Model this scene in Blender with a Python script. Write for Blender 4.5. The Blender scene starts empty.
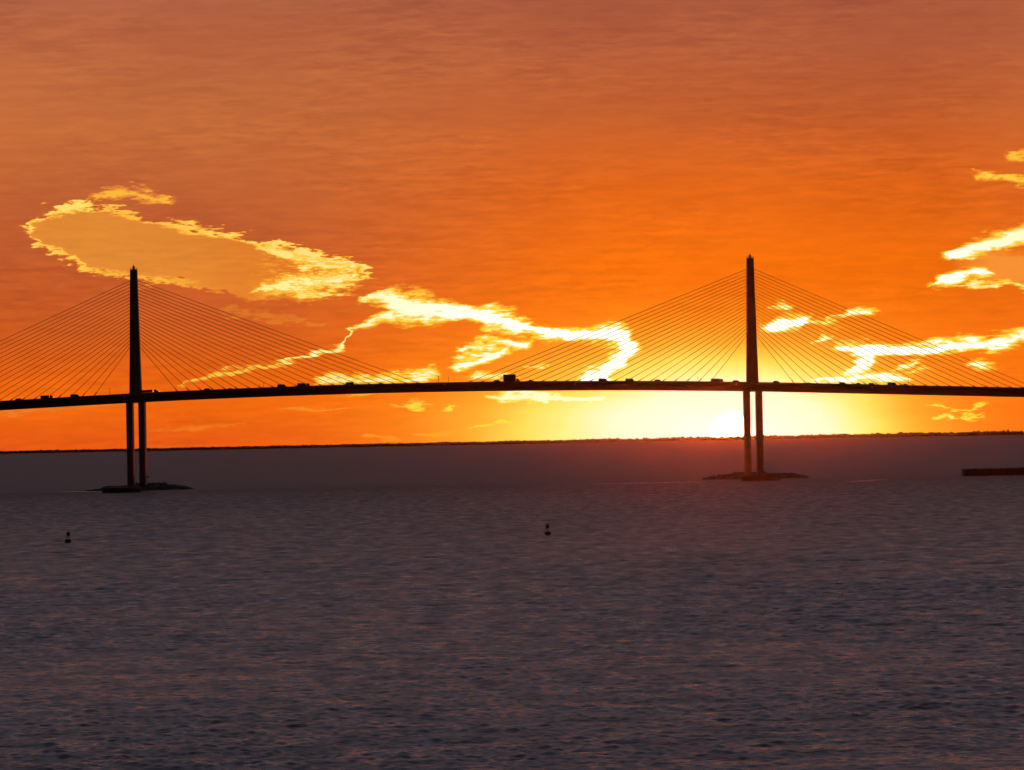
import bpy, bmesh, math, random
import numpy as np
from mathutils import Matrix, Vector

random.seed(7)
rng = np.random.default_rng(7)
scene = bpy.context.scene
COL = scene.collection
R = math.radians

# ------------------------------------------------------------------ camera
W, H = 1024, 770
DIST, CAM_H = 2400.0, 28.6
F = 4046.0                                   # focal length in pixels
ROLL, PITCH = R(1.055), 50.0 / F
cd = bpy.data.cameras.new('camera')
cam = bpy.data.objects.new('camera', cd)
COL.objects.link(cam)
cd.sensor_width = 36.0
cd.lens = 36.0 * F / W
cd.clip_start, cd.clip_end = 1.0, 60000.0
cam.location = (0, -DIST, CAM_H)
cam.rotation_euler = (Matrix.Rotation(R(90) + PITCH, 3, 'X') @ Matrix.Rotation(-ROLL, 3, 'Z')).to_euler()
scene.camera = cam
CAM_ROT = cam.rotation_euler.to_matrix()


def ray(px, py):
    return (CAM_ROT @ Vector(((px - W / 2) / F, -(py - H / 2) / F, -1.0))).normalized()


def on_plane(px, py, y=0.0):
    """point of the vertical plane at depth y seen at a pixel of the photograph"""
    d = ray(px, py)
    t = (y + DIST) / d.y
    return Vector((d.x * t, y, CAM_H + d.z * t))


def sky(px, py):
    """azimuth and elevation of a pixel of the photograph, in 1/F radians"""
    d = ray(px, py)
    return math.atan2(d.x, d.y) * F, math.asin(d.z) * F


# ------------------------------------------------------------------ view
vs = scene.view_settings
scene.display_settings.display_device = 'sRGB'
vs.view_transform, vs.look = 'Standard', 'None'
vs.exposure, vs.gamma = 0.0, 1.0
vs.use_curve_mapping = False
scene.cycles.use_denoising = True
scene.cycles.max_bounces = 6
scene.cycles.volume_bounces = 0
scene.cycles.sample_clamp_indirect = 4.0


def lin(r, g, b):
    f = lambda c: c / 12.92 if c <= 0.04045 else ((c + 0.055) / 1.055) ** 2.4
    return (f(r / 255), f(g / 255), f(b / 255), 1.0)


# ------------------------------------------------------------------ sky
SUN_AZ, SUN_EL = sky(732, 432.5)
SUN_LAMP_EL = 0.02                           # degrees
world = bpy.data.worlds.new('World')
scene.world = world
world.use_nodes = True
nt = world.node_tree
nt.nodes.clear()


def N(kind, **kw):
    n = nt.nodes.new(kind)
    for k, v in kw.items():
        setattr(n, k, v)
    return n


def put(sock, v):
    if v is None:
        return
    if isinstance(v, bpy.types.NodeSocket):
        nt.links.new(v, sock)
    else:
        sock.default_value = v


def M(op, a, b=None, c=None, clamp=False):
    n = N('ShaderNodeMath', operation=op, use_clamp=clamp)
    put(n.inputs[0], a); put(n.inputs[1], b); put(n.inputs[2], c)
    return n.outputs[0]


def add(a, b): return M('ADD', a, b)
def sub(a, b): return M('SUBTRACT', a, b)
def mul(a, b): return M('MULTIPLY', a, b)


def smooth(v, a, b, lo=0.0, hi=1.0):
    n = N('ShaderNodeMapRange', interpolation_type='SMOOTHSTEP')
    put(n.inputs[0], v)
    for i, x in enumerate((a, b, lo, hi)):
        put(n.inputs[1 + i], x)
    return n.outputs[0]


def ramp(v, stops, interp='LINEAR'):
    """stops: (position 0..1, sRGB triple, optional gain)"""
    n = N('ShaderNodeValToRGB')
    put(n.inputs[0], v)
    cr = n.color_ramp
    cr.interpolation = interp
    while len(cr.elements) < len(stops):
        cr.elements.new(0.5)
    for e, s in zip(cr.elements, stops):
        e.position = s[0]
    for e, s in zip(cr.elements, stops):
        c = lin(*s[1])
        g = s[2] if len(s) > 2 else 1.0
        e.color = (c[0] * g, c[1] * g, c[2] * g, 1.0)
    return n.outputs[0]


def mix(fac, a, b, mode='MIX'):
    n = N('ShaderNodeMix', data_type='RGBA', blend_type=mode)
    n.clamp_factor = True
    put(n.inputs[0], fac); put(n.inputs[6], a); put(n.inputs[7], b)
    return n.outputs[2]


def fcurve(v, lo, hi, pts):
    """piecewise smooth function of v on [lo, hi] through pts, any range of values"""
    ys = [p[1] for p in pts]
    y0, y1 = min(ys), max(ys)
    if y1 - y0 < 1e-6:
        return y0
    n = N('ShaderNodeFloatCurve')
    put(n.inputs['Value'], M('DIVIDE', sub(v, lo), hi - lo, clamp=True))
    n.inputs['Factor'].default_value = 1.0
    cu = n.mapping.curves[0]
    q = [((x - lo) / (hi - lo), (y - y0) / (y1 - y0)) for x, y in pts]
    while len(cu.points) < len(q):
        cu.points.new(0.5, 0.5)
    for p, (x, y) in zip(cu.points, q):
        p.location = (min(max(x, 0), 1), min(max(y, 0), 1))
        p.handle_type = 'AUTO_CLAMPED'
    n.mapping.update()
    return M('MULTIPLY_ADD', n.outputs[0], y1 - y0, y0)


geo = N('ShaderNodeTexCoord')
sep = N('ShaderNodeSeparateXYZ')
nt.links.new(geo.outputs['Generated'], sep.inputs[0])
AZ = mul(M('ARCTAN2', sep.outputs[0], sep.outputs[1]), F)
EL = mul(M('ARCSINE', sep.outputs[2]), F)


def vec(x, y, z=0.0):
    n = N('ShaderNodeCombineXYZ')
    put(n.inputs[0], x); put(n.inputs[1], y); put(n.inputs[2], z)
    return n.outputs[0]


def noise(x, y, sx, sy, seed, detail=4.0, rough=0.55):
    """fractal noise, sx by sy the size of its features"""
    n = N('ShaderNodeTexNoise', noise_dimensions='3D')
    put(n.inputs['Vector'], vec(M('DIVIDE', x, sx), M('DIVIDE', y, sy), seed))
    n.inputs['Scale'].default_value = 1.0
    n.inputs['Detail'].default_value = detail
    n.inputs['Roughness'].default_value = rough
    return n.outputs['Fac']


# ragged clouds: the position is warped before every cloud edge is evaluated
wx = M('MULTIPLY_ADD', noise(AZ, EL, 34, 11, 3.1, 4), 40, -20)
wy = M('MULTIPLY_ADD', noise(AZ, EL, 30, 9, 8.7, 5, 0.62), 22, -11)
X = add(AZ, wx)
Y = add(EL, wy)
streak = add(mul(noise(AZ, EL, 40, 7.0, 5.5, 3, 0.6), .40), add(mul(noise(AZ, EL, 16, 3.6, 15.5, 2, 0.6), .35), mul(noise(AZ, EL, 8, 2.2, 25.5, 1, 0.6), .25)))   # thin level streaks


def band(pts, gain=1.0, soft=1.0, ragged=1.0):
    """a lit cloud edge along pts = (px, py, half thickness): 0 outside, gain on its middle line"""
    q = [(*sky(p[0], p[1]), p[2]) for p in pts]
    lo, hi = q[0][0], q[-1][0]
    cy = fcurve(X, lo, hi, [(a, e) for a, e, t in q])
    th = fcurve(X, lo, hi, [(a, t) for a, e, t in q])
    d = M('DIVIDE', M('ABSOLUTE', sub(Y, cy)), th)
    d = add(d, M('MULTIPLY_ADD', streak, 5.6 * ragged, -2.8 * ragged))
    over = M('DIVIDE', M('MAXIMUM', sub(lo, X), sub(X, hi)), 5.0)     # rounded ends
    d = M('MAXIMUM', d, add(over, 0.6))
    return smooth(d, 2.3 * soft, -.1, 0.0, gain)


def top(vals):
    r = vals[0]
    for v in vals[1:]:
        r = M('MAXIMUM', r, v)
    return r


# --- the wide clear opening on the left: an upper and a lower edge
up = [(27, 231), (35, 219), (55, 211), (78, 207), (102, 210), (137, 217), (164, 224), (195, 229), (230, 235), (254, 241), (289, 250), (320, 257), (348, 264), (371, 276)]
dn = [(27, 232), (37, 243), (51, 251), (74, 258), (86, 266), (109, 275), (156, 280), (191, 284), (219, 292), (242, 299), (273, 299), (309, 301), (332, 296), (351, 289), (371, 277)]
u = [sky(*p) for p in up]
l = [sky(*p) for p in dn]
U = fcurve(X, u[0][0], u[-1][0], u)
L = fcurve(X, l[0][0], l[-1][0], l)
inside = M('MINIMUM', sub(U, Y), sub(Y, L))
inside = add(inside, M('MULTIPLY_ADD', streak, 34, -17))
inside = M('MINIMUM', inside, M('MULTIPLY', M('MINIMUM', sub(X, u[0][0]), sub(u[-1][0], X)), 0.7))
open_left = smooth(inside, -3, 4)
rim = sub(M('MULTIPLY_ADD', streak, 3.0, -.35), M('DIVIDE', M('ABSOLUTE', sub(inside, 1.0)), 8.0))
rim = smooth(rim, .35, 1.15)
lower = smooth(sub(add(U, L), mul(Y, 2.0)), -8, 8)
rim = mul(rim, M('MULTIPLY_ADD', mul(lower, smooth(AZ, sky(140, 0)[0], sky(235, 0)[0])), -.60, M('MULTIPLY_ADD', lower, -.18, 1.0)))
rim = mul(rim, fcurve(AZ, u[0][0] - 20, u[-1][0] + 40, [(u[0][0] - 20, .75), (sky(60, 210)[0], 1.0), (sky(130, 217)[0], .72), (sky(230, 235)[0], .8), (u[-1][0] + 40, .8)]))
flecks = mul(open_left, mul(smooth(AZ, sky(225, 265)[0], sky(305, 275)[0]), smooth(add(streak, mul(noise(AZ, EL, 60, 22, 2.2, 3), 0.5)), 0.68, 0.88, 0.0, 1.0)))

wisps = mul(smooth(noise(AZ, EL, 24, 4.5, 44.0, 4, .6), .60, .78), smooth(noise(AZ, EL, 110, 40, 47.0, 2), .46, .62))
wisps = mul(mul(wisps, .42), mul(smooth(M('ABSOLUTE', sub(EL, sky(600, 385)[1])), 62, 25), smooth(AZ, sky(120, 0)[0], sky(380, 0)[0])))
edges = top([
    rim, wisps, mul(flecks, .8),
    band([(252, 290, 2), (275, 287, 4), (300, 284, 6), (325, 280, 5), (350, 274, 2)], .95, ragged=1.9),
    band([(262, 247, 2), (290, 256, 3.5), (320, 264, 4), (350, 270, 2)], .85, ragged=1.9),
    band([(95, 196, 3), (125, 193, 4), (150, 197, 4), (170, 203, 2)], .58, ragged=1.3),
    band([(222, 309, 2), (262, 316, 4), (300, 322, 4), (328, 325, 2)], .17, ragged=2.2),
    band([(186, 387, 1.2), (203, 376, 2.2), (234, 371, 1.9), (266, 367, 1.7), (300, 358, 1.4)], .62, ragged=1.1),
    band([(284, 361, 1.6), (312, 355, 1.8), (336, 350, 1.8), (343, 344, 3), (347, 334, 3), (352, 327, 2.4), (375, 320, 3), (398, 313, 7)], .95, ragged=.5),
    band([(363, 301, 2), (385, 299, 6), (406, 306, 11), (430, 309, 10), (446, 311, 7), (473, 314, 5), (496, 320, 9), (522, 327, 6), (546, 334, 4.5), (572, 336, 5), (599, 334, 7), (620, 336, 9), (631, 342, 7)], 1.15, ragged=.8),
    band([(582, 381, 4), (598, 373, 9), (614, 363, 10), (626, 352, 13), (634, 350, 6)], 1.15, ragged=.7),
    band([(462, 350, 2), (480, 345, 5), (505, 343, 4.5), (530, 344, 3)], .95),
    band([(456, 366, 3), (468, 363, 5), (485, 357, 5), (506, 350, 3)], .95),
    band([(318, 381, 2), (350, 379, 4), (400, 378, 5), (436, 373, 4.5)], .85, ragged=1.3),
    band([(474, 378, 1.5), (486, 376.5, 3), (504, 377, 2)], .8),
    band([(528, 365, 1), (536, 364, 2), (544, 364, 1)], .8),
    band([(586, 365, 1), (596, 366, 3), (606, 366, 1)], .8),
    band([(771, 327, 2.5), (778, 325, 5), (789, 322, 6), (798, 320, 5), (803, 319, 3)], 1.3, ragged=.10),
    band([(803, 319, 2), (818, 320, 2.2), (834, 323, 3)], .75, ragged=.8),
    band([(826, 320, 1.2), (845, 316, 1.8), (862, 312, 3), (872, 309, 1.5)], .85),
    band([(770, 306, 1), (779, 306, 2), (788, 306, 1)], .8),
    band([(814, 342, 2), (822, 339, 4), (831, 338, 2)], .95),
    band([(838, 349, 3), (860, 349, 5), (894, 349, 4), (928, 347, 5), (961, 345, 5.5), (995, 343, 5), (1024, 336, 6), (1080, 328, 7)], 1.05, ragged=.9),
    band([(850, 372, 3), (858, 365, 8), (866, 360, 11), (875, 356, 6)], .95),
    band([(815, 381, 2), (845, 378, 5), (875, 377, 5), (905, 379, 2)], .9),
    band([(895, 369, 1), (908, 366, 3), (921, 363, 1.5)], .85),
    band([(908, 374, 1), (922, 371, 2.2), (934, 368, 1)], .75),
    band([(966, 366, 1.5), (978, 366, 3.5), (994, 368, 2)], .85),
    band([(946, 256, 2), (958, 254, 4), (971, 250, 5.5), (996, 243, 6.5), (1024, 235, 6.5), (1060, 228, 7)], 1.15, ragged=.7),
    band([(932, 284, 1.5), (943, 281, 4), (957, 277, 5), (974, 273, 5), (986, 271, 3)], 1.1, ragged=.6),
    band([(955, 286, 1), (980, 285, 2), (1000, 284, 2.2), (1024, 287, 2.5), (1060, 289, 2)], .8),
    band([(978, 174, 2), (1000, 177, 3.5), (1024, 181, 4), (1060, 184, 4)], .62),
    band([(1008, 158, 2), (1020, 155, 3), (1050, 150, 5)], .5),
    band([(400, 406, 1), (415, 405, 2.6), (432, 404, 1)], .62),
    band([(443, 411, 1), (448, 409, 3), (454, 405, 1.5)], .62),
    band([(470, 428, 1), (480, 427, 2), (497, 425, 2), (503, 422, 3), (512, 426, 1.5)], .6),
    band([(350, 396, 1), (364, 394, 2), (376, 392, 1)], .4),
    band([(488, 396, 3), (520, 396, 5), (560, 398, 6), (600, 398, 5)], .8),
    band([(929, 405, 1.3), (940, 405, 2.4), (952, 409, 1.6), (957, 412, 1)], .62),
    band([(936, 417, 1), (945, 417, 2), (954, 418, 1)], .7),
    band([(953, 412, 1), (965, 411, 1.8), (974, 407, 2.2), (985, 405, 1)], .62),
    band([(960, 418, 1), (970, 417, 2), (982, 416, 1)], .7),
    band([(-20, 416, 3), (30, 409, 3), (95, 404, 3), (140, 400, 2)], .22, ragged=1.2),
    band([(285, 411, 1.5), (315, 409, 2.5), (350, 408, 1.5)], .25),
    band([(360, 437, 1), (378, 436, 2), (400, 436, 1)], .25),
    band([(412, 434, 1), (436, 433, 2), (452, 432, 1)], .3),
    band([(150, 430, 1), (190, 428, 2.5), (250, 424, 1)], .18),
    band([(985, 389, 1), (995, 391, 2), (1005, 391, 1)], .55),
])

# --- colours: elevation and nearness to the sun
dx = sub(AZ, SUN_AZ)
dy = sub(EL, SUN_EL)
dxs = M('DIVIDE', dx, M('MULTIPLY_ADD', M('GREATER_THAN', dx, 0.0), -0.62, 2.25))
dys = mul(dy, 1.28)
near = M('POWER', add(mul(dxs, dxs), mul(dys, dys)), 0.5)
near = add(near, M('MULTIPLY_ADD', noise(AZ, EL, 120, 40, 1.3, 3), 24, -12))
frac = M('DIVIDE', EL, 640.0, clamp=True)               # 0 horizon, .69 top of the picture
veil_a = ramp(frac, [(0.00, (230, 90, 20)), (.06, (242, 106, 14)), (.10, (236, 102, 18)), (.18, (206, 92, 34)), (.30, (192, 92, 46)), (.48, (200, 110, 58)), (.69, (178, 98, 66)), (1.0, (150, 84, 70))])
veil_b = ramp(frac, [(0.00, (255, 120, 22)), (.12, (252, 118, 14)), (.26, (242, 110, 10)), (.38, (222, 100, 24)), (.50, (192, 94, 46)), (.60, (178, 92, 58)), (.69, (170, 90, 62)), (1.0, (150, 80, 70))])
side = smooth(M('ABSOLUTE', sub(dx, 40)), 560, 120)
base = mix(side, veil_a, veil_b)
# level streaks and broad mottling in the cloud sheet
broad = noise(AZ, EL, 300, 110, 9.4, 3)
fine = add(mul(noise(add(AZ, mul(wx, .8)), add(EL, mul(wy, .6)), 70, 7, 6.1, 3, .6), .6), mul(noise(AZ, EL, 26, 4.0, 16.1, 3, .55), .4))
where = smooth(noise(AZ, EL, 210, 70, 31.0, 2), .36, .66, .4, 1.0)
tone = mul(smooth(broad, .3, .7, .93, 1.06), M('MULTIPLY_ADD', where, M('MULTIPLY_ADD', smooth(fine, .30, .70), .27, -.135), 1.0))
base = mix(1.0, base, vec(tone, M('MULTIPLY_ADD', sub(tone, 1.0), 1.3, 1.0), M('MULTIPLY_ADD', sub(tone, 1.0), .8, 1.0)), 'MULTIPLY')
# clear sky seen through the opening and in the gap at the right
base = mix(mul(open_left, .85), base, mix(smooth(X, sky(120, 0)[0], sky(330, 0)[0]), lin(232, 144, 54), lin(228, 124, 38)))
base = mix(mul(open_left, .5), base, mix(1.0, base, vec(tone, tone, tone), 'MULTIPLY'))
gap_r = M('MULTIPLY', smooth(X, sky(950, 270)[0], sky(990, 270)[0]), smooth(M('ABSOLUTE', sub(Y, sky(1000, 268)[1])), 20, 10))
base = mix(mul(gap_r, .7), base, lin(250, 158, 60))
# glow round the sun
glow = M('DIVIDE', near, 260.0, clamp=True)
glow_col = ramp(glow, [(0.0, (255, 255, 236), 1.15), (.10, (255, 254, 230)), (.21, (255, 251, 210)), (.29, (255, 242, 140)), (.35, (255, 224, 90)), (.44, (255, 186, 52)), (.58, (254, 146, 28)), (.78, (252, 124, 16)), (1.0, (248, 112, 8))])
glow_amt = ramp(glow, [(0.0, (255, 255, 255)), (.34, (252, 252, 252)), (.50, (205, 205, 205)), (.72, (120, 120, 120)), (1.0, (0, 0, 0))])
col = mix(glow_amt, base, glow_col)
# lit edges: white near the sun, golden far away
warm = M('DIVIDE', M('POWER', add(mul(dx, dx), mul(mul(dy, dy), 2.0)), .5), 640.0, clamp=True)
edge_lo = ramp(warm, [(0.0, (255, 242, 120)), (.35, (255, 220, 60)), (.7, (255, 204, 64)), (1.0, (252, 184, 60))])
edge_hi = ramp(warm, [(0.0, (255, 255, 240), 1.6), (.50, (255, 255, 232), 1.1), (.64, (255, 250, 190)), (.8, (255, 242, 150)), (1.0, (255, 224, 108))])
edge_am = ramp(warm, [(0.0, (255, 220, 110)), (.3, (255, 170, 40)), (1.0, (236, 136, 44))])
col = mix(smooth(edges, .02, .34, 0.0, .85), col, edge_am, 'LIGHTEN')
col = mix(smooth(edges, .26, .62), col, edge_lo, 'LIGHTEN')
col = mix(smooth(edges, .60, 1.0), col, edge_hi)
# sun disc
disc = M('POWER', add(mul(dx, dx), mul(dy, dy)), .5)
col = mix(smooth(disc, 28, 16, 0.0, .6), col, (1.3, 1.25, 1.0, 1.0))
col = mix(smooth(disc, 21, 14), col, (12.0, 8.5, 4.5, 1.0))

# dusk sky overhead and behind: Sky Texture under a mauve veil
nis = N('ShaderNodeTexSky', sky_type='NISHITA', sun_disc=False)
nis.sun_elevation = R(max(SUN_LAMP_EL, 0.0))
nis.sun_rotation = SUN_AZ / F
nis.air_density, nis.dust_density, nis.ozone_density = 1.0, 1.5, 2.0
dusk = mix(1.0, nis.outputs[0], (.10, .10, .10, 1.0), 'MULTIPLY')
up_veil = ramp(M('DIVIDE', EL, F * 1.4, clamp=True), [(0.0, (142, 98, 90)), (.07, (125, 108, 116)), (.3, (118, 112, 126)), (1.0, (106, 103, 118))])
patch = smooth(noise(AZ, EL, 900, 300, 4.4, 4), .3, .7, .75, 1.2)
up_veil = mix(1.0, up_veil, vec(patch, patch, patch), 'MULTIPLY')
high = mix(.18, up_veil, dusk)
behind = smooth(sep.outputs[1], .75, -.35)
high = mix(behind, high, lin(27, 26, 32))
to_high = M('MAXIMUM', smooth(EL, 415, 640), smooth(M('ABSOLUTE', AZ), 900, 3600))
col = mix(to_high, col, high)
col = mix(smooth(EL, -60, -200), col, lin(40, 34, 38))
bg = N('ShaderNodeBackground')
put(bg.inputs[0], col)
bg.inputs[1].default_value = 1.0
out = N('ShaderNodeOutputWorld')
nt.links.new(bg.outputs[0], out.inputs[0])

# ------------------------------------------------------------------ sun lamp
sd = bpy.data.lights.new('sun', 'SUN')
sd.energy, sd.angle, sd.color = 0.75, R(0.06), (1.0, .12, .010)
sun = bpy.data.objects.new('sun', sd)
COL.objects.link(sun)
a = SUN_AZ / F
sun_dir = Vector((math.sin(a) * math.cos(R(SUN_LAMP_EL)), math.cos(a) * math.cos(R(SUN_LAMP_EL)), math.sin(R(SUN_LAMP_EL))))
sun.rotation_euler = (-sun_dir).to_track_quat('-Z', 'Y').to_euler()
sun.location = (0, 0, 300)

# ------------------------------------------------------------------ materials
def material(name, color, rough=.7, var=.25, scale=.4, metallic=0.0, bump=0.0):
    m = bpy.data.materials.new(name)
    m.use_nodes = True
    t = m.node_tree
    b = t.nodes['Principled BSDF']
    b.inputs['Roughness'].default_value = rough
    b.inputs['Metallic'].default_value = metallic
    tc = t.nodes.new('ShaderNodeTexCoord')
    n = t.nodes.new('ShaderNodeTexNoise')
    n.inputs['Scale'].default_value = scale
    n.inputs['Detail'].default_value = 6
    t.links.new(tc.outputs['Object'], n.inputs['Vector'])
    r = t.nodes.new('ShaderNodeValToRGB')
    r.color_ramp.elements[0].position, r.color_ramp.elements[1].position = .3, .7
    r.color_ramp.elements[0].color = [c * (1 - var) for c in color] + [1]
    r.color_ramp.elements[1].color = [min(1, c * (1 + var)) for c in color] + [1]
    t.links.new(n.outputs['Fac'], r.inputs[0])
    t.links.new(r.outputs[0], b.inputs['Base Color'])
    if bump:
        bp = t.nodes.new('ShaderNodeBump')
        bp.inputs['Strength'].default_value = bump
        t.links.new(n.outputs['Fac'], bp.inputs['Height'])
        t.links.new(bp.outputs[0], b.inputs['Normal'])
    return m


MAT = {
    'concrete': material('concrete', (.17, .16, .15), .85, .2, .25, bump=.2),
    'dark_concrete': material('dark_concrete', (.11, .10, .10), .9, .3, .3, bump=.3),
    'cable': material('cable', (.30, .22, .06), .5, .1, .5),
    'steel': material('steel', (.22, .22, .22), .5, .2, 1.0, metallic=.6),
    'asphalt': material('asphalt', (.05, .05, .05), .9, .2, .5),
    'rock': material('rock', (.09, .085, .08), .95, .5, .35, bump=.5),
    'foliage': material('foliage', (.045, .06, .03), .9, .5, .08),
    'soil': material('soil', (.12, .11, .07), .95, .4, .01),
    'white_paint': material('white_paint', (.75, .75, .72), .4, .05, 1.0),
    'grey_paint': material('grey_paint', (.09, .09, .095), .35, .05, 1.0),
    'silver_paint': material('silver_paint', (.4, .41, .42), .35, .05, 1.0, metallic=.5),
    'red_paint': material('red_paint', (.14, .015, .012), .4, .1, 1.0),
    'dark_paint': material('dark_paint', (.05, .05, .06), .35, .1, 1.0),
    'blue_paint': material('blue_paint', (.04, .07, .16), .35, .1, 1.0),
    'glass': material('glass', (.02, .025, .03), .08, .1, 1.0),
    'rubber': material('rubber', (.02, .02, .02), .9, .1, 3.0),
    'buoy_red': material('buoy_red', (.13, .02, .015), .55, .35, 2.0),
    'buoy_green': material('buoy_green', (.02, .06, .035), .55, .35, 2.0),
}

# ------------------------------------------------------------------ mesh helpers
def bx(bm, cx, cy, cz, sx, sy, sz, bevel=0.0, taper=(1.0, 1.0)):
    """box; taper = (x, y) size of the top relative to the bottom"""
    vv = []
    for z, k in ((-.5, 0), (.5, 1)):
        for x, y in ((-.5, -.5), (.5, -.5), (.5, .5), (-.5, .5)):
            tx, ty = taper if k else (1, 1)
            vv.append(bm.verts.new((cx + x * sx * tx, cy + y * sy * ty, cz + z * sz)))
    fs = [(3, 2, 1, 0), (4, 5, 6, 7), (0, 1, 5, 4), (1, 2, 6, 5), (2, 3, 7, 6), (3, 0, 4, 7)]
    ff = [bm.faces.new([vv[i] for i in f]) for f in fs]
    if bevel:
        es = list({e for f in ff for e in f.edges})
        bmesh.ops.bevel(bm, geom=es, offset=bevel, segments=2, affect='EDGES', profile=.6)


def tube(bm, p, q, r0, r1=None, n=8, caps=True):
    p, q = Vector(p), Vector(q)
    r1 = r0 if r1 is None else r1
    d = (q - p).normalized()
    a = d.orthogonal().normalized()
    b = d.cross(a)
    rings = []
    for c, r in ((p, r0), (q, r1)):
        rings.append([bm.verts.new(c + (a * math.cos(2 * math.pi * i / n) + b * math.sin(2 * math.pi * i / n)) * r) for i in range(n)])
    for i in range(n):
        j = (i + 1) % n
        bm.faces.new((rings[0][i], rings[0][j], rings[1][j], rings[1][i]))
    if caps:
        bm.faces.new(rings[0][::-1]); bm.faces.new(rings[1])


def lathe(bm, profile, n=24, c=(0, 0, 0), sx=1.0, sy=1.0):
    rings = [[bm.verts.new((c[0] + r * sx * math.cos(2 * math.pi * i / n), c[1] + r * sy * math.sin(2 * math.pi * i / n), c[2] + z)) for i in range(n)] for r, z in profile]
    for a, b in zip(rings, rings[1:]):
        for i in range(n):
            j = (i + 1) % n
            bm.faces.new((a[i], a[j], b[j], b[i]))
    bm.faces.new(rings[0][::-1]); bm.faces.new(rings[-1])


def loft(bm, sections, close=True):
    rings = [[bm.verts.new(p) for p in s] for s in sections]
    n = len(rings[0])
    for a, b in zip(rings, rings[1:]):
        for i in range(n):
            j = (i + 1) % n
            bm.faces.new((a[i], b[i], b[j], a[j]))
    if close:
        bm.faces.new(rings[0]); bm.faces.new(rings[-1][::-1])


def obj(name, bm, mat, parent=None, smooth_shade=False):
    bmesh.ops.recalc_face_normals(bm, faces=bm.faces)
    me = bpy.data.meshes.new(name)
    bm.to_mesh(me); bm.free()
    if smooth_shade:
        for p in me.polygons:
            p.use_smooth = True
    me.materials.append(MAT[mat] if isinstance(mat, str) else mat)
    o = bpy.data.objects.new(name, me)
    COL.objects.link(o)
    if parent is not None:
        o.parent = parent
    return o


def tag(o, label=None, cat=None, group=None, kind=None):
    for k, v in (('label', label), ('category', cat), ('group', group), ('kind', kind)):
        if v:
            o[k] = v
    return o


def thing(name, label, cat, loc=(0, 0, 0), rotz=0.0, group=None):
    o = bpy.data.objects.new(name, None)
    COL.objects.link(o)
    o.empty_display_size = 2
    o.location = loc
    o.rotation_euler = (0, 0, rotz)
    return tag(o, label, cat, group)


def copy_tree(o, parent=None):
    c = o.copy()
    COL.objects.link(c)
    if parent is not None:
        c.parent = parent
    for ch in list(o.children):
        copy_tree(ch, c)
    return c


B = bmesh.new

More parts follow.
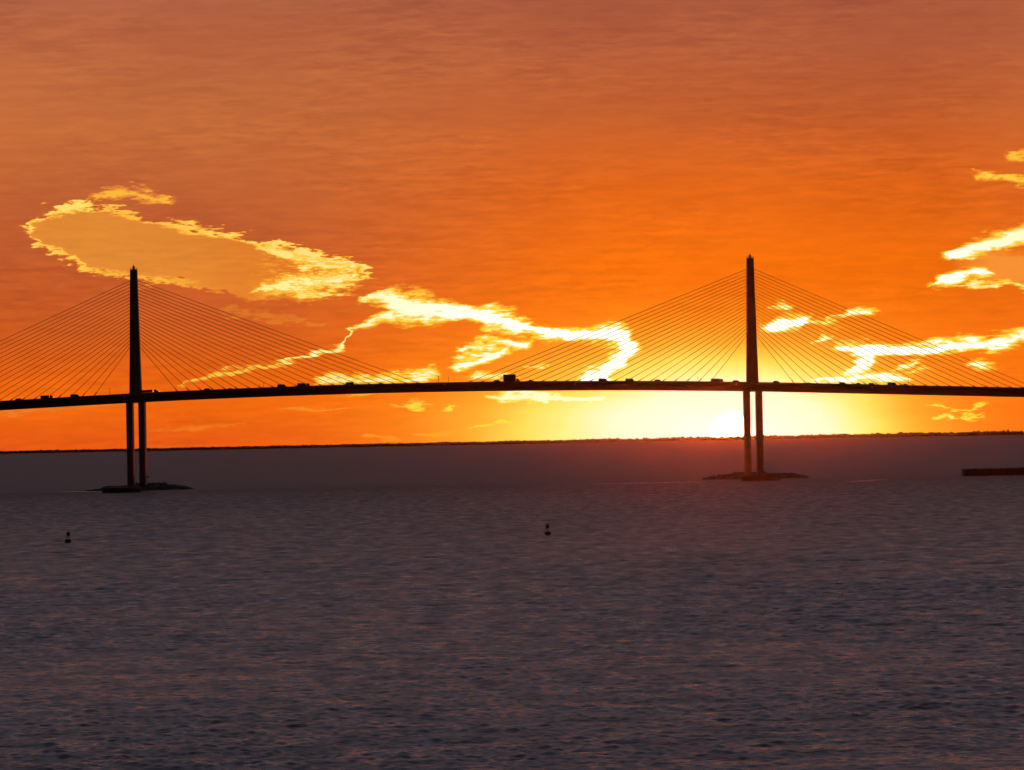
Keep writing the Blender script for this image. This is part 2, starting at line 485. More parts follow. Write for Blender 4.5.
# ------------------------------------------------------------------ water: rings that widen with distance, real waves near
def make_water():
    r = [4.0]
    while r[-1] < 300: r.append(r[-1] * 1.35)
    r = [x for x in r if x < 300] + [300.0]
    while r[-1] < 3300: r.append(r[-1] * (1 + .00090 * max(1.0, (r[-1] / 700) ** .6)))
    while r[-1] < 13000: r.append(r[-1] * 1.03)
    r[-1] = 13000.0
    r = np.array(r)
    fine = np.linspace(-R(9.5), R(9.5), 560)
    coarse = np.linspace(R(9.5), 2 * math.pi - R(9.5), 100)[1:-1]
    th = np.concatenate([fine, coarse])
    nr, nth = len(r), len(th)
    rr, tt = np.meshgrid(r, th, indexing='ij')
    x = rr * np.sin(tt)
    y = rr * np.cos(tt) - DIST
    z = np.zeros_like(x)
    sp = np.maximum(np.gradient(r)[:, None], rr * R(19) / 559)
    wind = R(96)
    for i in range(72):
        lam = .9 * (5.5 ** rng.random()) if i % 4 else 6.0 * (4.0 ** rng.random())
        k = 2 * math.pi / lam
        ang = wind + rng.normal(0, .6 if i % 4 == 0 else 1.0)
        amp = .0092 * lam ** .40 if i % 4 else .0085 * lam ** .5
        keep = np.clip((lam / sp - 2.2) / 2.0, 0, 1)
        ph = k * (x * math.cos(ang) + y * math.sin(ang)) + rng.random() * 6.28
        z += keep * amp * (np.sin(ph) + .28 * np.sin(2 * ph + 1.3))
    # gusts: patches of stronger and calmer chop
    g = np.zeros_like(x)
    for i in range(14):
        lam = 60 * (7.0 ** rng.random())
        ang = rng.random() * 6.28
        g += np.sin(2 * math.pi / lam * (x * math.cos(ang) + y * math.sin(ang) * .45) + rng.random() * 6.28)
    z *= np.clip(1 + .07 * g, .6, 1.4)
    z *= np.clip((3200 - rr) / 700, 0, 1) * np.clip((rr - 300) / 60, 0, 1) * np.clip((R(9.5) - np.minimum(tt, 2 * math.pi - tt)) / R(.6), 0, 1)
    verts = np.stack([x, y, z], -1).reshape(-1, 3)
    verts = np.concatenate([verts, [[0, -DIST, 0]]])
    i = np.arange(nr - 1)[:, None] * nth
    j = np.arange(nth)[None, :]
    j2 = (j + 1) % nth
    quads = np.stack([i + j, i + j2, i + nth + j2, i + nth + j], -1).reshape(-1, 4)[:, ::-1]
    tris = np.stack([np.full(nth, nr * nth), np.arange(nth), (np.arange(nth) + 1) % nth], -1)[:, ::-1]
    me = bpy.data.meshes.new('water')
    me.vertices.add(len(verts))
    me.vertices.foreach_set('co', verts.astype(np.float32).ravel())
    nl = quads.size + tris.size
    me.loops.add(nl)
    me.loops.foreach_set('vertex_index', np.concatenate([quads.ravel(), tris.ravel()]).astype(np.int32))
    me.polygons.add(len(quads) + len(tris))
    me.polygons.foreach_set('loop_start', np.concatenate([np.arange(len(quads)) * 4, quads.size + np.arange(len(tris)) * 3]).astype(np.int32))
    me.polygons.foreach_set('use_smooth', np.ones(len(quads) + len(tris), bool))
    me.update(calc_edges=True)
    me.validate()
    if me.polygons[0].normal.z < 0:
        me.flip_normals()
    o = bpy.data.objects.new('water', me)
    COL.objects.link(o)
    m = bpy.data.materials.new('water')
    m.use_nodes = True
    t = m.node_tree
    b = t.nodes['Principled BSDF']
    b.inputs['Base Color'].default_value = (.012, .014, .016, 1)
    b.inputs['IOR'].default_value = 1.333
    ge = t.nodes.new('ShaderNodeNewGeometry')
    # finer, steeper chop out in the strait than in the nearer shallows
    sx = t.nodes.new('ShaderNodeSeparateXYZ')
    t.links.new(ge.outputs['Position'], sx.inputs[0])
    mr = t.nodes.new('ShaderNodeMapRange')
    for k, v in enumerate((-1900.0, 0.0, .28, .52)):
        mr.inputs[1 + k].default_value = v
    t.links.new(sx.outputs[1], mr.inputs[0])
    # cat's paws: streaks of rougher and calmer surface
    mp = t.nodes.new('ShaderNodeMapping')
    mp.inputs['Scale'].default_value = (1 / 5.0, 1 / 17.0, 1)
    t.links.new(ge.outputs['Position'], mp.inputs['Vector'])
    n = t.nodes.new('ShaderNodeTexNoise')
    n.inputs['Scale'].default_value = 1.0
    n.inputs['Detail'].default_value = 5.0
    n.inputs['Roughness'].default_value = .65
    t.links.new(mp.outputs[0], n.inputs['Vector'])
    m2 = t.nodes.new('ShaderNodeMapRange')
    for k, v in enumerate((.3, .7, .62, 1.42)):
        m2.inputs[1 + k].default_value = v
    t.links.new(n.outputs['Fac'], m2.inputs[0])
    # the paws die out in the strait beyond the bridge
    for k, (v0, v1) in ((3, (.66, .99)), (4, (1.40, 1.01))):
        fade = t.nodes.new('ShaderNodeMapRange')
        for q, v in enumerate((-500.0, 150.0, v0, v1)):
            fade.inputs[1 + q].default_value = v
        t.links.new(sx.outputs[1], fade.inputs[0])
        t.links.new(fade.outputs[0], m2.inputs[k])
    mu = t.nodes.new('ShaderNodeMath')
    mu.operation = 'MULTIPLY'
    t.links.new(mr.outputs[0], mu.inputs[0]); t.links.new(m2.outputs[0], mu.inputs[1])
    t.links.new(mu.outputs[0], b.inputs['Roughness'])
    last = None
    for sc, st, dist in ((2.6, .45, .10), (.9, .5, .35), (.16, .45, 1.2), (.03, .35, 4.0)):
        mp = t.nodes.new('ShaderNodeMapping')
        mp.inputs['Scale'].default_value = (sc * .55, sc, sc)
        t.links.new(ge.outputs['Position'], mp.inputs['Vector'])
        n = t.nodes.new('ShaderNodeTexNoise')
        n.inputs['Scale'].default_value = 1.0
        n.inputs['Detail'].default_value = 4.0
        t.links.new(mp.outputs[0], n.inputs['Vector'])
        bp = t.nodes.new('ShaderNodeBump')
        bp.inputs['Strength'].default_value = st
        bp.inputs['Distance'].default_value = dist
        t.links.new(n.outputs['Fac'], bp.inputs['Height'])
        if last:
            t.links.new(last.outputs[0], bp.inputs['Normal'])
        last = bp
    t.links.new(last.outputs[0], b.inputs['Normal'])
    me.materials.append(m)
    return tag(o, 'dark choppy bay water under the bridge', 'water', kind='structure')


make_water()

# ------------------------------------------------------------------ far shore and its trees
SHORE = 12000.0


def make_shore():
    bm = B()
    n = 160
    rows = []
    for rad, z in ((SHORE - 40, -.5), (SHORE + 10, 2.0), (SHORE + 200, 3.5), (12960.0, 4.0), (12980.0, -.6)):
        row = []
        for i in range(n + 1):
            th = R(-70) + R(140) * i / n
            row.append(bm.verts.new((rad * math.sin(th), rad * math.cos(th) - DIST, z)))
        rows.append(row)
    for a, b in zip(rows, rows[1:]):
        for i in range(n):
            bm.faces.new((a[i], a[i + 1], b[i + 1], b[i]))
    tag(obj('far_shore', bm, 'soil'), 'low dark land along the horizon', 'shore', kind='structure')


make_shore()


def make_treeline():
    """a wood twelve kilometres away: crowns of a few blobs each, all one mass"""
    ico = B()
    bmesh.ops.create_icosphere(ico, subdivisions=1, radius=1.0)
    iv = np.array([v.co[:] for v in ico.verts])
    fi = np.array([[v.index for v in f.verts] for f in ico.faces])
    ico.free()
    V, Fc, base = [], [], 0
    f = lambda s: .5 * math.sin(s * 41 + 1) + .3 * math.sin(s * 97 + 2) + .3 * math.sin(s * 223) + .25 * math.sin(s * 510 + 3)
    for row, (rad, k) in enumerate(((SHORE + 14, .72), (SHORE + 40, 1.0), (SHORE + 90, 1.0))):
        th = R(-16)
        while th < R(16):
            s = math.degrees(th) / 7.2
            hgt = (9.9 + 1.9 * max(-1, min(1, s * 1.3))) * k * (1 + (.16 if s > 0 else .08) * f(s) + .12 * rng.normal() * (1.0 if s > .15 else .4))
            hgt = min(max(hgt, 6), 19)
            rw = 3.2 + 2.6 * rng.random()
            for q in range(2):
                c = np.array([0, 0, hgt * (.62 if q else .45)])
                sz = np.array([rw * (1.1 - .3 * q), rw * (1.1 - .3 * q), hgt * .40])
                c[2] = hgt - sz[2] if q else hgt * .42
                jit = 1 + .22 * rng.normal(size=(len(iv), 1))
                p = iv * sz * jit + c
                p[:, 0] += (rad + rng.normal() * 3) * math.sin(th)
                p[:, 1] += rad * math.cos(th) - DIST
                p[:, 2] += 1.5
                V.append(p); Fc.append(fi + base); base += len(iv)
            th += (3.0 + 3.5 * rng.random()) / SHORE
    me = bpy.data.meshes.new('far_treeline')
    me.from_pydata(np.concatenate(V).tolist(), [], np.concatenate(Fc).tolist())
    me.materials.append(MAT['foliage'])
    o = bpy.data.objects.new('far_treeline', me)
    COL.objects.link(o)
    tag(o, 'low dark line of trees along the far horizon', 'trees', kind='stuff')


make_treeline()

# ------------------------------------------------------------------ the bridge
CREST_X = on_plane(442, 381).x
CREST_Z = 60.4
KK = 9.3e-5
PYL = [on_plane(136.6, 440).x, on_plane(753.4, 436).x]


def deck_z(x):
    """road level (top of the parapet is 1.1 m higher)"""
    d = abs(x - CREST_X)
    d0 = 215.0
    z = CREST_Z - 1.1
    return z - KK * d * d if d < d0 else z - KK * d0 * d0 - 2 * KK * d0 * (d - d0)


bridge = thing('cable_stayed_bridge', 'long dark cable-stayed bridge with two pylons crossing the bay against the sunset', 'bridge')
X_ENDS = (CREST_X - 900, CREST_X + 900)
xs = np.linspace(X_ENDS[0], X_ENDS[1], 226)


def sweep(name, section, mat, parent):
    bm = B()
    loft(bm, [[(x, yy, deck_z(x) + zz) for yy, zz in section] for x in xs])
    return obj(name, bm, mat, parent)


deck = sweep('deck', [(-14.2, 0), (14.2, 0), (14.3, -.55), (8.2, -1.5), (4.2, -4.3), (-4.2, -4.3), (-8.2, -1.5), (-14.3, -.55)], 'concrete', bridge)
road = sweep('roadway', [(-13.6, .005), (13.6, .005), (13.6, .06), (-13.6, .06)][::-1], 'asphalt', deck)
for s in (-1, 1):
    sweep('parapet', [(s * 13.75, .0), (s * 14.3, .0), (s * 14.22, .45), (s * 14.12, 1.1), (s * 13.92, 1.1), (s * 13.84, .45)], 'concrete', deck)
sweep('median_barrier', [(-1.1, .06), (1.1, .06), (.9, .8), (-.9, .8)], 'concrete', deck)
for px in (126.5, 315, 445, 575, 735, 870):
    x = on_plane(px, 390).x
    bm = B()
    bx(bm, x, -14.36, deck_z(x) - .55, .7, .1, 1.0, .03)
    bx(bm, x, -14.44, deck_z(x) - .7, .3, .16, .4, .03)
    obj('navigation_marker', bm, 'white_paint', bridge)

# expansion brackets under the deck edge give the girder its rhythm
PYL_TOP = 130.6
for pi_, px0 in enumerate(PYL):
    pyl = thing('pylon', None, None)
    pyl.parent = bridge
    dz = deck_z(px0)
    # legs below the road
    bm = B()
    hw, hd = 3.55, 3.3
    z0 = dz - 3.0
    secs = []
    for z, a, b in ((z0, hw, 4.2), (dz + 1.5, 3.5, 4.0), (dz + 30, 2.85, 3.4), (PYL_TOP - 9, 2.2, 2.7), (PYL_TOP - .5, 2.05, 2.5), (PYL_TOP, 1.9, 2.35)):
        c = .5
        secs.append([(px0 - a + c, -b, z), (px0 + a - c, -b, z), (px0 + a, -b + c, z), (px0 + a, b - c, z), (px0 + a - c, b, z), (px0 - a + c, b, z), (px0 - a, b - c, z), (px0 - a, -b + c, z)])
    loft(bm, secs)
    shaft = obj('shaft', bm, 'concrete', pyl)
    for s in (-1, 1):
        bm = B()
        secs = []
        for z, a, b, off in ((2.0, 1.85, 6.2, 3.6), (8.0, 1.8, 6.0, 3.6), (dz - 12, 1.85, 5.6, 3.62), (dz - 4.2, 1.85, 5.6, 3.62)):
            c = .45
            q = px0 + s * off
            secs.append([(q - a + c, -b, z), (q + a - c, -b, z), (q + a, -b + c, z), (q + a, b - c, z), (q + a - c, b, z), (q - a + c, b, z), (q - a, b - c, z), (q - a, -b + c, z)])
        loft(bm, secs)
        obj('leg', bm, 'concrete', pyl)
    bm = B()
    bx(bm, px0, 0, dz - 3.75, 11.2, 12.5, 1.5, .2)
    obj('crossbeam', bm, 'concrete', pyl)
    bm = B()
    bx(bm, px0, 0, 1.2, 17, 22, 3.6, .3)
    obj('footing', bm, 'dark_concrete', pyl)
    bm = B()
    bx(bm, px0, 0, PYL_TOP + .15, 4.3, 5.2, .3, .05)
    for i in range(4):
        for s in (-1, 1):
            tube(bm, (px0 - 1.9 + i * 1.27, s * 2.4, PYL_TOP + .3), (px0 - 1.9 + i * 1.27, s * 2.4, PYL_TOP + 1.4), .05, n=5)
    for s in (-1, 1):
        for zz in (.85, 1.4):
            tube(bm, (px0 - 1.95, s * 2.4, PYL_TOP + zz), (px0 + 1.95, s * 2.4, PYL_TOP + zz), .05, n=5)
    obj('top_platform', bm, 'steel', pyl)
    bm = B()
    lathe(bm, [(.75, .3), (.75, .8), (.55, .95), (.55, 1.9), (.7, 2.0), (.5, 2.5), (.15, 2.8)], 12, (px0, 0, PYL_TOP))
    tube(bm, (px0, 0, PYL_TOP + 2.7), (px0, 0, PYL_TOP + 4.2), .07, .03, 5)
    obj('beacon', bm, 'steel', pyl)
    # stays: one plane along the median, fanned on both sides
    n_st = 21
    for s in (-1, 1):
        for i in range(n_st):
            f = i / (n_st - 1)
            zt = dz + 29.5 + (PYL_TOP - 6.2 - dz - 29.5) * f
            xa = px0 + s * (25.0 + 7.2 * i)
            za = deck_z(xa) + .8
            p0 = Vector((px0 + s * (2.4 - .3 * f), 0, zt))
            p1 = Vector((xa, 0, za))
            bm = B()
            tube(bm, p0, p1, .15, n=7)
            cab = obj('stay_cable', bm, 'cable', bridge, True)
            d = (p0 - p1).normalized()
            bm = B()
            tube(bm, p1 - d * .3, p1 + d * 2.6, .30, .26, n=8)
            tube(bm, p1 + d * 2.6, p1 + d * 2.85, .36, .36, n=8)
            obj('anchor_sleeve', bm, 'steel', cab)

# piers of the approach spans; the nearest one stands just beyond the right edge of the picture
for x in [PYL[1] + 165 + 73 * i for i in range(6)] + [PYL[0] - 165 - 73 * i for i in range(6)]:
    if not X_ENDS[0] < x < X_ENDS[1]:
        continue
    pier = thing('pier', None, None)
    pier.parent = bridge
    zt = deck_z(x) - 4.3
    bm = B()
    bx(bm, x, 0, zt - 1.1, 6.5, 13.0, 2.2, .25)
    obj('pier_cap', bm, 'concrete', pier)
    for s in (-1, 1):
        bm = B()
        bx(bm, x, s * 4.4, (zt - 2.2 + 1.0) / 2, 3.4, 3.4, zt - 2.2 - 1.0, .3)
        obj('column', bm, 'concrete', pier)
    bm = B()
    bx(bm, x, 0, .9, 12, 19, 3.4, .3)
    obj('footing', bm, 'dark_concrete', pier)


# ------------------------------------------------------------------ rock islands, dolphins, end platform
def rock_island(cx, cy, rx, ry, hgt, label, seed, shape):
    """rubble mound: many angular stones heaped over an oval, one mesh"""
    rg = np.random.default_rng(seed)
    bm = B()
    nr, n = 9, 72
    rings = []
    for k in range(nr + 1):
        q = k / nr
        ring = []
        for i in range(n):
            th = 2 * math.pi * i / n
            prof = max(0.0, 1 - q ** 5)
            x, y = math.cos(th) * rx * q, math.sin(th) * ry * q
            z = -1.0 + (1.0 + hgt * shape(x / rx)) * prof + rg.normal() * .12 * (q > .05)
            ring.append(bm.verts.new((x + rg.normal() * .35, y + rg.normal() * .35, z)))
        rings.append(ring)
    for a, b in zip(rings, rings[1:]):
        for i in range(n):
            j = (i + 1) % n
            bm.faces.new((a[i], b[i], b[j], a[j]))
    bm.faces.new(rings[-1])
    for i in range(520):
        th, q = rg.random() * 6.283, rg.random() ** .5
        x, y = math.cos(th) * rx * q, math.sin(th) * ry * q
        z = -1.0 + (1.0 + hgt * shape(x / rx)) * (1 - q ** 5)
        m = Matrix.Translation((x, y, z)) @ Matrix.Rotation(rg.random() * 6, 4, 'Z') @ Matrix.Rotation(rg.random() * 6, 4, 'X')
        s = .28 + .36 * rg.random()
        vv = bmesh.ops.create_icosphere(bm, subdivisions=1, radius=s, matrix=m)['verts']
        for v in vv:
            v.co += Vector(rg.normal(size=3) * s * .22)
    o = obj('rock_island', bm, 'rock')
    o.location = (cx, cy, 0)
    return tag(o, label, 'rock island', 'rock islands round the pylon feet')


rock_island(on_plane(137, 490).x, 0, 36.0, 20, 2.6, 'low dark rock island round the foot of the left-hand pylon', 11,
            lambda s: .35 if s < -.55 else (.9 if s < .2 else 1.25 - .55 * max(0, s - .4)))
rock_island(on_plane(755.5, 481).x, 0, 34.0, 20, 2.8, 'low dark rock island round the foot of the pylon beside the sun', 12,
            lambda s: 1.0 if s < .5 else 1.1)


def dolphin(px, py, y, rad, hgt, label):
    x = on_plane(px, py, y).x
    t = thing('dolphin', label, 'dolphin', (x, y, 0), 0, 'round concrete dolphins guarding the pylons')
    bm = B()
    lathe(bm, [(rad * .95, -3), (rad * .95, hgt - 1.2)], 64)
    # sheet-pile ribs round the drum
    for i in range(48):
        a = 2 * math.pi * i / 48
        bx(bm, rad * .955 * math.cos(a), rad * .955 * math.sin(a), (hgt - 1.2 - 3) / 2, .5, .5, hgt - 1.2 + 3)
    obj('drum', bm, 'dark_concrete', t)
    bm = B()
    lathe(bm, [(rad * .97, hgt - 1.19), (rad, hgt - 1.1), (rad, hgt - .15), (rad * .985, hgt), (rad * .3, hgt + .12)], 64)
    obj('concrete_cap', bm, 'dark_concrete', t)
    for i in range(6):
        a = 2 * math.pi * i / 6 + .3
        bm = B()
        lathe(bm, [(.25, 0), (.25, .5), (.4, .6), (.4, .8), (.2, .85)], 10, (rad * .85 * math.cos(a), rad * .85 * math.sin(a), hgt + .02))
        obj('bollard', bm, 'steel', t)
    return t


dolphin(121.5, 490, -100, 11.0, 3.1, 'round concrete dolphin on the water in front of the left-hand pylon')
dolphin(761, 480, -100, 11.0, 3.4, 'round concrete dolphin in front of the pylon beside the sun')
dr = dolphin(148, 485, 100, 12.0, 3.2, 'round concrete dolphin behind the left-hand pylon, with a thin marker post')
dolphin(749, 475, 100, 10.4, 3.2, 'round concrete dolphin behind the pylon beside the sun')
t = thing('marker_post', 'thin marker post with a small light box on a dolphin behind the left-hand pylon', 'marker post', (on_plane(148.5, 480, 100).x, 100, 3.3))
bm = B()
tube(bm, (0, 0, -.1), (0, 0, 3.2), .09, .07, 6)
obj('post', bm, 'steel', t)
bm = B()
bx(bm, 0, 0, 3.7, 1.5, .6, 1.0, .1)
obj('light_box', bm, 'dark_paint', t)

# platform at the right edge: long low concrete fender round the first approach pier
fx = PYL[1] + 165
fl = fx - on_plane(963, 472, -45).x
t = thing('pier_fender', 'long low concrete fender platform on the water at the right edge of the photo', 'fender', (fx, -45, 0))
bm = B()
rg = np.random.default_rng(4)
secs = []
for i in range(41):
    q = -1 + 2 * i / 40
    w = 13 * (1 - abs(q) ** 6 * .45)
    zt = 4.1 + (.25 if abs(q) < .35 else 0) + rg.normal() * .06
    x = q * fl
    secs.append([(x, -w, -2), (x, -w, zt - .3), (x, -w + .3, zt), (x, w - .3, zt), (x, w, zt - .3), (x, w, -2)])
loft(bm, secs)
obj('platform', bm, 'dark_concrete', t)
for i in range(9):
    bm = B()
    x = -fl * .95 + i * fl * 1.9 / 8
    w = 13 * (1 - abs(x / fl) ** 6 * .45)
    bx(bm, x, -w - .3, 1.0, .8, .6, 4.6, .08)
    obj('fender_pile', bm, 'dark_concrete', t)


# pale lines of calmer water near the bridge
def wash(px0, px1, py0, py1, deep, seed, label):
    rg = np.random.default_rng(seed)
    def at(px, py):
        d = ray(px, py)
        k = -CAM_H / d.z
        return d.x * k, d.y * k - DIST
    (xa, ya), (xb, yb) = at(px0, py0), at(px1, py1)
    bm = B()
    n = 60
    prev = None
    for i in range(n + 1):
        q = i / n
        w = deep * (math.sin(math.pi * q) ** .6) * (.45 + .55 * rg.random()) + .2
        x, y = xa + (xb - xa) * q, ya + (yb - ya) * q + rg.normal() * deep * .18
        cur = [bm.verts.new((x, y - w / 2, .16)), bm.verts.new((x, y, .26)), bm.verts.new((x, y + w / 2, .16))]
        if prev:
            for a in (0, 1):
                bm.faces.new((prev[a], cur[a], cur[a + 1], prev[a + 1]))
        prev = cur
    tag(obj('calm_streak', bm, 'calm_water'), label, 'calm water', kind='stuff')


MAT['calm_water'] = material('calm_water', (.02, .02, .022), .34, .3, .3)
wash(58, 106, 492.2, 491.6, 34, 1, 'thin pale line of calm water left of the left-hand pylon island')
wash(596, 704, 484.2, 482.0, 34, 2, 'long pale line of calm water left of the island beside the sun')
wash(846, 887, 482.4, 479.6, 44, 3, 'short pale streak of calm water right of the island beside the sun')

# ------------------------------------------------------------------ buoys
def buoy(px, py, paint, label, lean):
    d = ray(px, py)
    k = -CAM_H / d.z
    t = thing('buoy', label, 'buoy', (d.x * k, d.y * k - DIST, 0))
    t.rotation_euler = (0, lean, .4)
    bm = B()
    lathe(bm, [(.5, -.9), (.85, -.5), (.9, .0), (.9, .75), (.75, .95), (.3, 1.0)], 24)
    obj('float', bm, paint, t, True)
    bm = B()
    for i in range(4):
        a = math.pi / 4 + i * math.pi / 2
        tube(bm, (.55 * math.cos(a), .55 * math.sin(a), .9), (.24 * math.cos(a), .24 * math.sin(a), 2.2), .045, n=6)
        b_ = a + math.pi / 2
        tube(bm, (.45 * math.cos(a), .45 * math.sin(a), 1.3), (.34 * math.cos(b_), .34 * math.sin(b_), 1.8), .03, n=5)
    obj('lattice', bm, 'steel', t)
    bm = B()
    lathe(bm, [(.46, 1.95), (.5, 2.0), (.5, 2.85), (.44, 2.95), (.2, 3.0)], 16)
    obj('daymark', bm, paint, t)
    bm = B()
    lathe(bm, [(.12, 2.98), (.14, 3.1), (.14, 3.3), (.05, 3.4)], 12)
    obj('lantern', bm, 'glass', t)
    return t


buoy(68, 542.5, 'buoy_green', 'small dark channel buoy on the open water left of the middle one', .04)
buoy(547.8, 535.0, 'buoy_red', 'small dark channel buoy alone on the water near the middle of the picture', -.03)


# ------------------------------------------------------------------ vehicles on the bridge
def profile_body(name, pts, half, mat, parent, bevel=.06):
    bm = B()
    loft(bm, [[(x, s, z) for x, z in pts] for s in (-half, half)])
    if bevel:
        bmesh.ops.bevel(bm, geom=list(bm.edges), offset=bevel, segments=2, affect='EDGES')
    return obj(name, bm, mat, parent)


def wheels(t, xs_, half, r):
    for x in xs_:
        for s in (-1, 1):
            bm = B()
            tube(bm, (x, s * half, r), (x, s * (half - .24), r), r, n=20)
            w = obj('wheel', bm, 'rubber', t)
            bm = B()
            tube(bm, (x, s * (half + .012), r), (x, s * (half - .1), r), r * .6, n=16)
            obj('rim', bm, 'silver_paint', w)


def lights(t, xf, xb, half, z):
    for s in (-1, 1):
        bm = B(); bx(bm, xf, s * half, z, .06, .34, .18, .02); obj('headlight', bm, 'silver_paint', t)
        bm = B(); bx(bm, xb, s * half, z + .1, .06, .28, .22, .02); obj('tail_light', bm, 'red_paint', t)


def glass_sides(t, quads, half):
    for q in quads:
        bm = B()
        for s in (-1, 1):
            loft(bm, [[(x, s * (half + d), z) for x, z in q] for d in (-.02, .012)])
        obj('side_window', bm, 'glass', t)


def make_car(mat):
    t = thing('car', 'x', 'car')
    profile_body('body', [(-2.2, .35), (2.2, .35), (2.25, .8), (1.3, .98), (.55, 1.46), (-1.0, 1.5), (-1.75, 1.05), (-2.25, .98)], .88, mat, t)
    glass_sides(t, [[(1.0, 1.02), (.45, 1.38), (-.2, 1.4), (-.2, 1.02)], [(-.3, 1.02), (-.3, 1.4), (-.95, 1.4), (-1.4, 1.05)]], .88)
    wheels(t, (-1.4, 1.4), .9, .33)
    lights(t, 2.24, -2.24, .62, .72)
    return t


def make_suv(mat):
    t = thing('suv', 'x', 'car')
    profile_body('body', [(-2.4, .45), (2.4, .45), (2.42, 1.05), (1.35, 1.2), (.7, 1.86), (-2.0, 1.9), (-2.42, 1.2)], .96, mat, t)
    glass_sides(t, [[(1.1, 1.24), (.6, 1.76), (-.3, 1.78), (-.3, 1.24)], [(-.4, 1.24), (-.4, 1.78), (-1.9, 1.78), (-2.2, 1.24)]], .96)
    wheels(t, (-1.5, 1.5), .98, .4)
    bm = B()
    for s in (-1, 1):
        tube(bm, (-1.7, s * .75, 1.98), (.4, s * .75, 1.98), .03, n=6)
        for x in (-1.6, .3):
            tube(bm, (x, s * .75, 1.85), (x, s * .75, 1.98), .03, n=6)
    obj('roof_rack', bm, 'dark_paint', t)
    lights(t, 2.42, -2.42, .68, .9)
    return t


def make_van(mat):
    t = thing('van', 'x', 'van')
    profile_body('body', [(-2.8, .45), (2.8, .45), (2.85, 1.1), (2.1, 1.35), (1.45, 2.45), (-2.75, 2.6), (-2.85, 1.2)], 1.0, mat, t, .08)
    glass_sides(t, [[(1.95, 1.4), (1.4, 2.2), (.7, 2.25), (.7, 1.4)]], 1.0)
    wheels(t, (-1.8, 1.9), 1.02, .38)
    lights(t, 2.85, -2.85, .7, 1.0)
    return t


def make_box_truck(mat, cargo=5.2, top=2.8):
    t = thing('box_truck', 'x', 'truck')
    bm = B(); bx(bm, -.9, 0, .85, cargo + 2.4, 1.0, .3, .03); obj('chassis', bm, 'dark_paint', t)
    bm = B(); bx(bm, -1.4, 0, (1.05 + top) / 2, cargo, 2.5, top - 1.05, .06); obj('cargo_box', bm, mat, t)
    x0 = cargo / 2 - 1.35
    profile_body('cab', [(x0, .6), (x0 + 2.0, .6), (x0 + 2.05, 1.4), (x0 + 1.65, 2.55), (x0 + .1, 2.65)], 1.08, mat, t, .07)
    glass_sides(t, [[(x0 + 1.7, 1.45), (x0 + 1.45, 2.35), (x0 + .5, 2.4), (x0 + .5, 1.45)]], 1.08)
    wheels(t, (-cargo / 2 - .2, x0 + 1.1), 1.15, .48)
    lights(t, x0 + 2.06, -1.4 - cargo / 2 - .02, .8, 1.0)
    return t


def make_pickup(mat):
    t = thing('pickup_truck', 'x', 'pickup truck')
    profile_body('body', [(-2.8, .5), (2.8, .5), (2.85, 1.15), (1.5, 1.3), (.9, 1.9), (-.6, 1.92), (-.75, 1.3), (-2.8, 1.25)], .98, mat, t)
    glass_sides(t, [[(1.25, 1.34), (.8, 1.8), (.2, 1.82), (.2, 1.34)], [(.1, 1.34), (.1, 1.82), (-.5, 1.82), (-.6, 1.34)]], .98)
    wheels(t, (-1.75, 1.8), 1.0, .42)
    lights(t, 2.85, -2.83, .7, .95)
    return t


def make_semi(mat):
    t = thing('semi_trailer_truck', 'x', 'truck')
    bm = B(); bx(bm, -2.0, 0, 1.95, 9.0, 2.5, 1.5, .06); obj('trailer', bm, mat, t)
    bm = B(); bx(bm, -.5, 0, .95, 13.0, 1.0, .3, .03); obj('chassis', bm, 'dark_paint', t)
    profile_body('cab', [(3.1, .6), (6.1, .6), (6.15, 1.6), (4.9, 1.8), (4.5, 2.6), (3.1, 2.7)], 1.15, mat, t, .07)
    glass_sides(t, [[(4.8, 1.85), (4.45, 2.5), (3.9, 2.52), (3.9, 1.85)]], 1.15)
    wheels(t, (-5.6, -4.5, 2.4, 5.2), 1.2, .5)
    lights(t, 6.16, -6.52, .85, 1.05)
    return t


MAKE = {'car': make_car, 'suv': make_suv, 'van': make_van, 'box': make_box_truck, 'pickup': make_pickup, 'semi': make_semi}
PROTO = {}
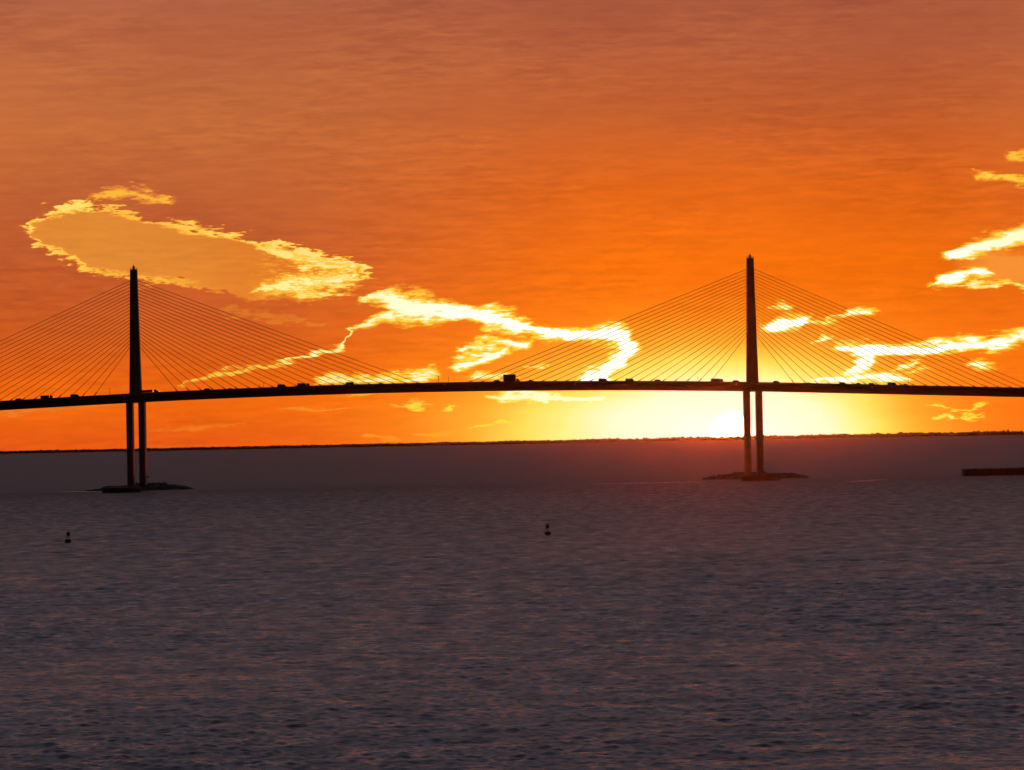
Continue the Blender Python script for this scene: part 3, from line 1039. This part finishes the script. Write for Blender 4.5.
# (photo x, kind, paint, lane y, label)
VEH = [
    (21, 'suv', 'dark_paint', -8.5, 'dark car on the bridge nearest the left edge of the photo'),
    (49, 'box', 'grey_paint', -8.5, 'small dark box truck on the bridge, left of the left-hand pylon'),
    (76, 'van', 'dark_paint', -5.0, 'dark van between the small box truck and the left-hand pylon'),
    (150, 'semi', 'dark_paint', -8.5, 'long low trailer truck touching the right side of the left-hand pylon'),
    (209, 'suv', 'grey_paint', -8.5, 'dark car next to the right of the trailer truck at the left-hand pylon'),
    (231, 'car', 'dark_paint', -5.0, 'low dark car second to the right of the long trailer truck at the left-hand pylon'),
    (283, 'van', 'grey_paint', -8.5, 'dark van close to the left of the box truck midway to mid span'),
    (305, 'box', 'grey_paint', -8.5, 'dark box truck on the bridge, midway between the left-hand pylon and the tall box truck'),
    (351, 'van', 'grey_paint', -5.0, 'dark van in front of the yellow wisp at deck height, right of a box truck'),
    (382, 'car', 'blue_paint', -8.5, 'low dark car in front of the yellow wisp at deck height, right of a van'),
    (498, 'suv', 'dark_paint', -8.5, 'dark car touching the left side of the tall box truck at mid span'),
    (512, 'tall', 'dark_paint', -8.5, 'tall dark box truck, the highest vehicle on the bridge, at mid span'),
    (530, 'pickup', 'dark_paint', -8.5, 'dark pickup truck touching the right side of the tall box truck at mid span'),
    (575, 'car', 'grey_paint', 8.5, 'low dark car second to the right of the tall box truck'),
    (603, 'van', 'dark_paint', -8.5, 'dark van in front of the lower end of the brightest white cloud'),
    (630, 'van', 'grey_paint', -5.0, 'dark van just right of the lower end of the brightest white cloud'),
    (658, 'suv', 'blue_paint', -8.5, 'lone dark car between the bright cloud end and the truck by the sun'),
    (717, 'box', 'grey_paint', -8.5, 'small box truck on the bridge just left of the pylon beside the sun'),
    (736, 'suv', 'red_paint', -8.5, 'dark car squeezed between a small box truck and the pylon beside the sun'),
    (776, 'suv', 'blue_paint', -8.5, 'dark car on the bridge just right of the pylon beside the sun'),
    (808, 'car', 'dark_paint', -5.0, 'low dark car second to the right of the right-hand pylon'),
    (842, 'suv', 'grey_paint', -8.5, 'dark car at the left end of the close row right of the right-hand pylon'),
    (857, 'pickup', 'red_paint', -5.0, 'dark pickup truck second from the left in the row right of the right-hand pylon'),
    (871, 'suv', 'grey_paint', -8.5, 'dark car in the middle of the close row right of the right-hand pylon'),
    (891, 'van', 'blue_paint', -8.5, 'dark van second from the right end of the row of vehicles'),
    (904, 'pickup', 'grey_paint', -5.0, 'dark pickup truck, last vehicle on the bridge towards the right edge'),
]
for px, kind, paint, lane, label in VEH:
    key = (kind, paint)
    first = key not in PROTO
    if first:
        PROTO[key] = make_box_truck(paint, 7.4, 5.2) if kind == 'tall' else MAKE[kind](paint)
    o = PROTO[key] if first else copy_tree(PROTO[key])
    x = on_plane(px, 385).x
    o.location = (x, lane, deck_z(x) + .065)
    o.rotation_euler = (0, math.atan2(deck_z(x - 2) - deck_z(x + 2), 4.0), 0)
    o['label'] = label
    o['group'] = 'vehicles crossing the bridge'

# slim posts on the near parapet
for k, (px, hgt, label) in enumerate([
        (112, 3.4, 'slim post with a small lamp on the bridge parapet, left of the left-hand pylon'),
        (265, 2.4, "short slim lamp post on the parapet just left of a van and box truck"),
        (439, 3.6, 'tallest slim lamp post on the bridge parapet, left of mid span'),
        (449, 2.6, 'short slim lamp post right beside the tallest one near mid span'),
        (697, 2.2, 'short slim lamp post on the parapet left of the small box truck beside the sun'),
        (833, 2.4, 'short slim lamp post on the parapet in the bright gap right of the right-hand pylon'),
        (906, 3.0, 'slim lamp post on the parapet near the right end of the photo')]):
    x = on_plane(px, 385).x
    t = thing('lamp_post', label, 'lamp post', (x, -14.02, deck_z(x) + 1.1), 0, 'lamp posts along the bridge parapet')
    bm = B()
    tube(bm, (0, 0, -.02), (0, 0, hgt), .13, .09, 8)
    bx(bm, 0, 0, .05, .4, .2, .1)
    obj('post', bm, 'steel', t)
    bm = B()
    bx(bm, 0, .1, hgt + .18, .5, .7, .36, .06)
    obj('lamp_head', bm, 'steel', t)

# ------------------------------------------------------------------ haze: one closed box of thin air round everything
bm = B()
bx(bm, 0, -DIST, 70, 27000, 27000, 144)
for v in bm.verts:
    v.co.z = -2.2 if v.co.z < 50 else 150.0
hm = bpy.data.materials.new('haze')
hm.use_nodes = True
t = hm.node_tree
t.nodes.clear()
pv = t.nodes.new('ShaderNodeVolumePrincipled')
pv.inputs['Color'].default_value = (.92, .78, .70, 1)
pv.inputs['Density'].default_value = 1.0e-6
pv.inputs['Anisotropy'].default_value = .962
mo = t.nodes.new('ShaderNodeOutputMaterial')
t.links.new(pv.outputs[0], mo.inputs['Volume'])
hz = obj('haze', bm, hm)
tag(hz, 'thin warm evening haze over the bay', 'haze', kind='stuff')
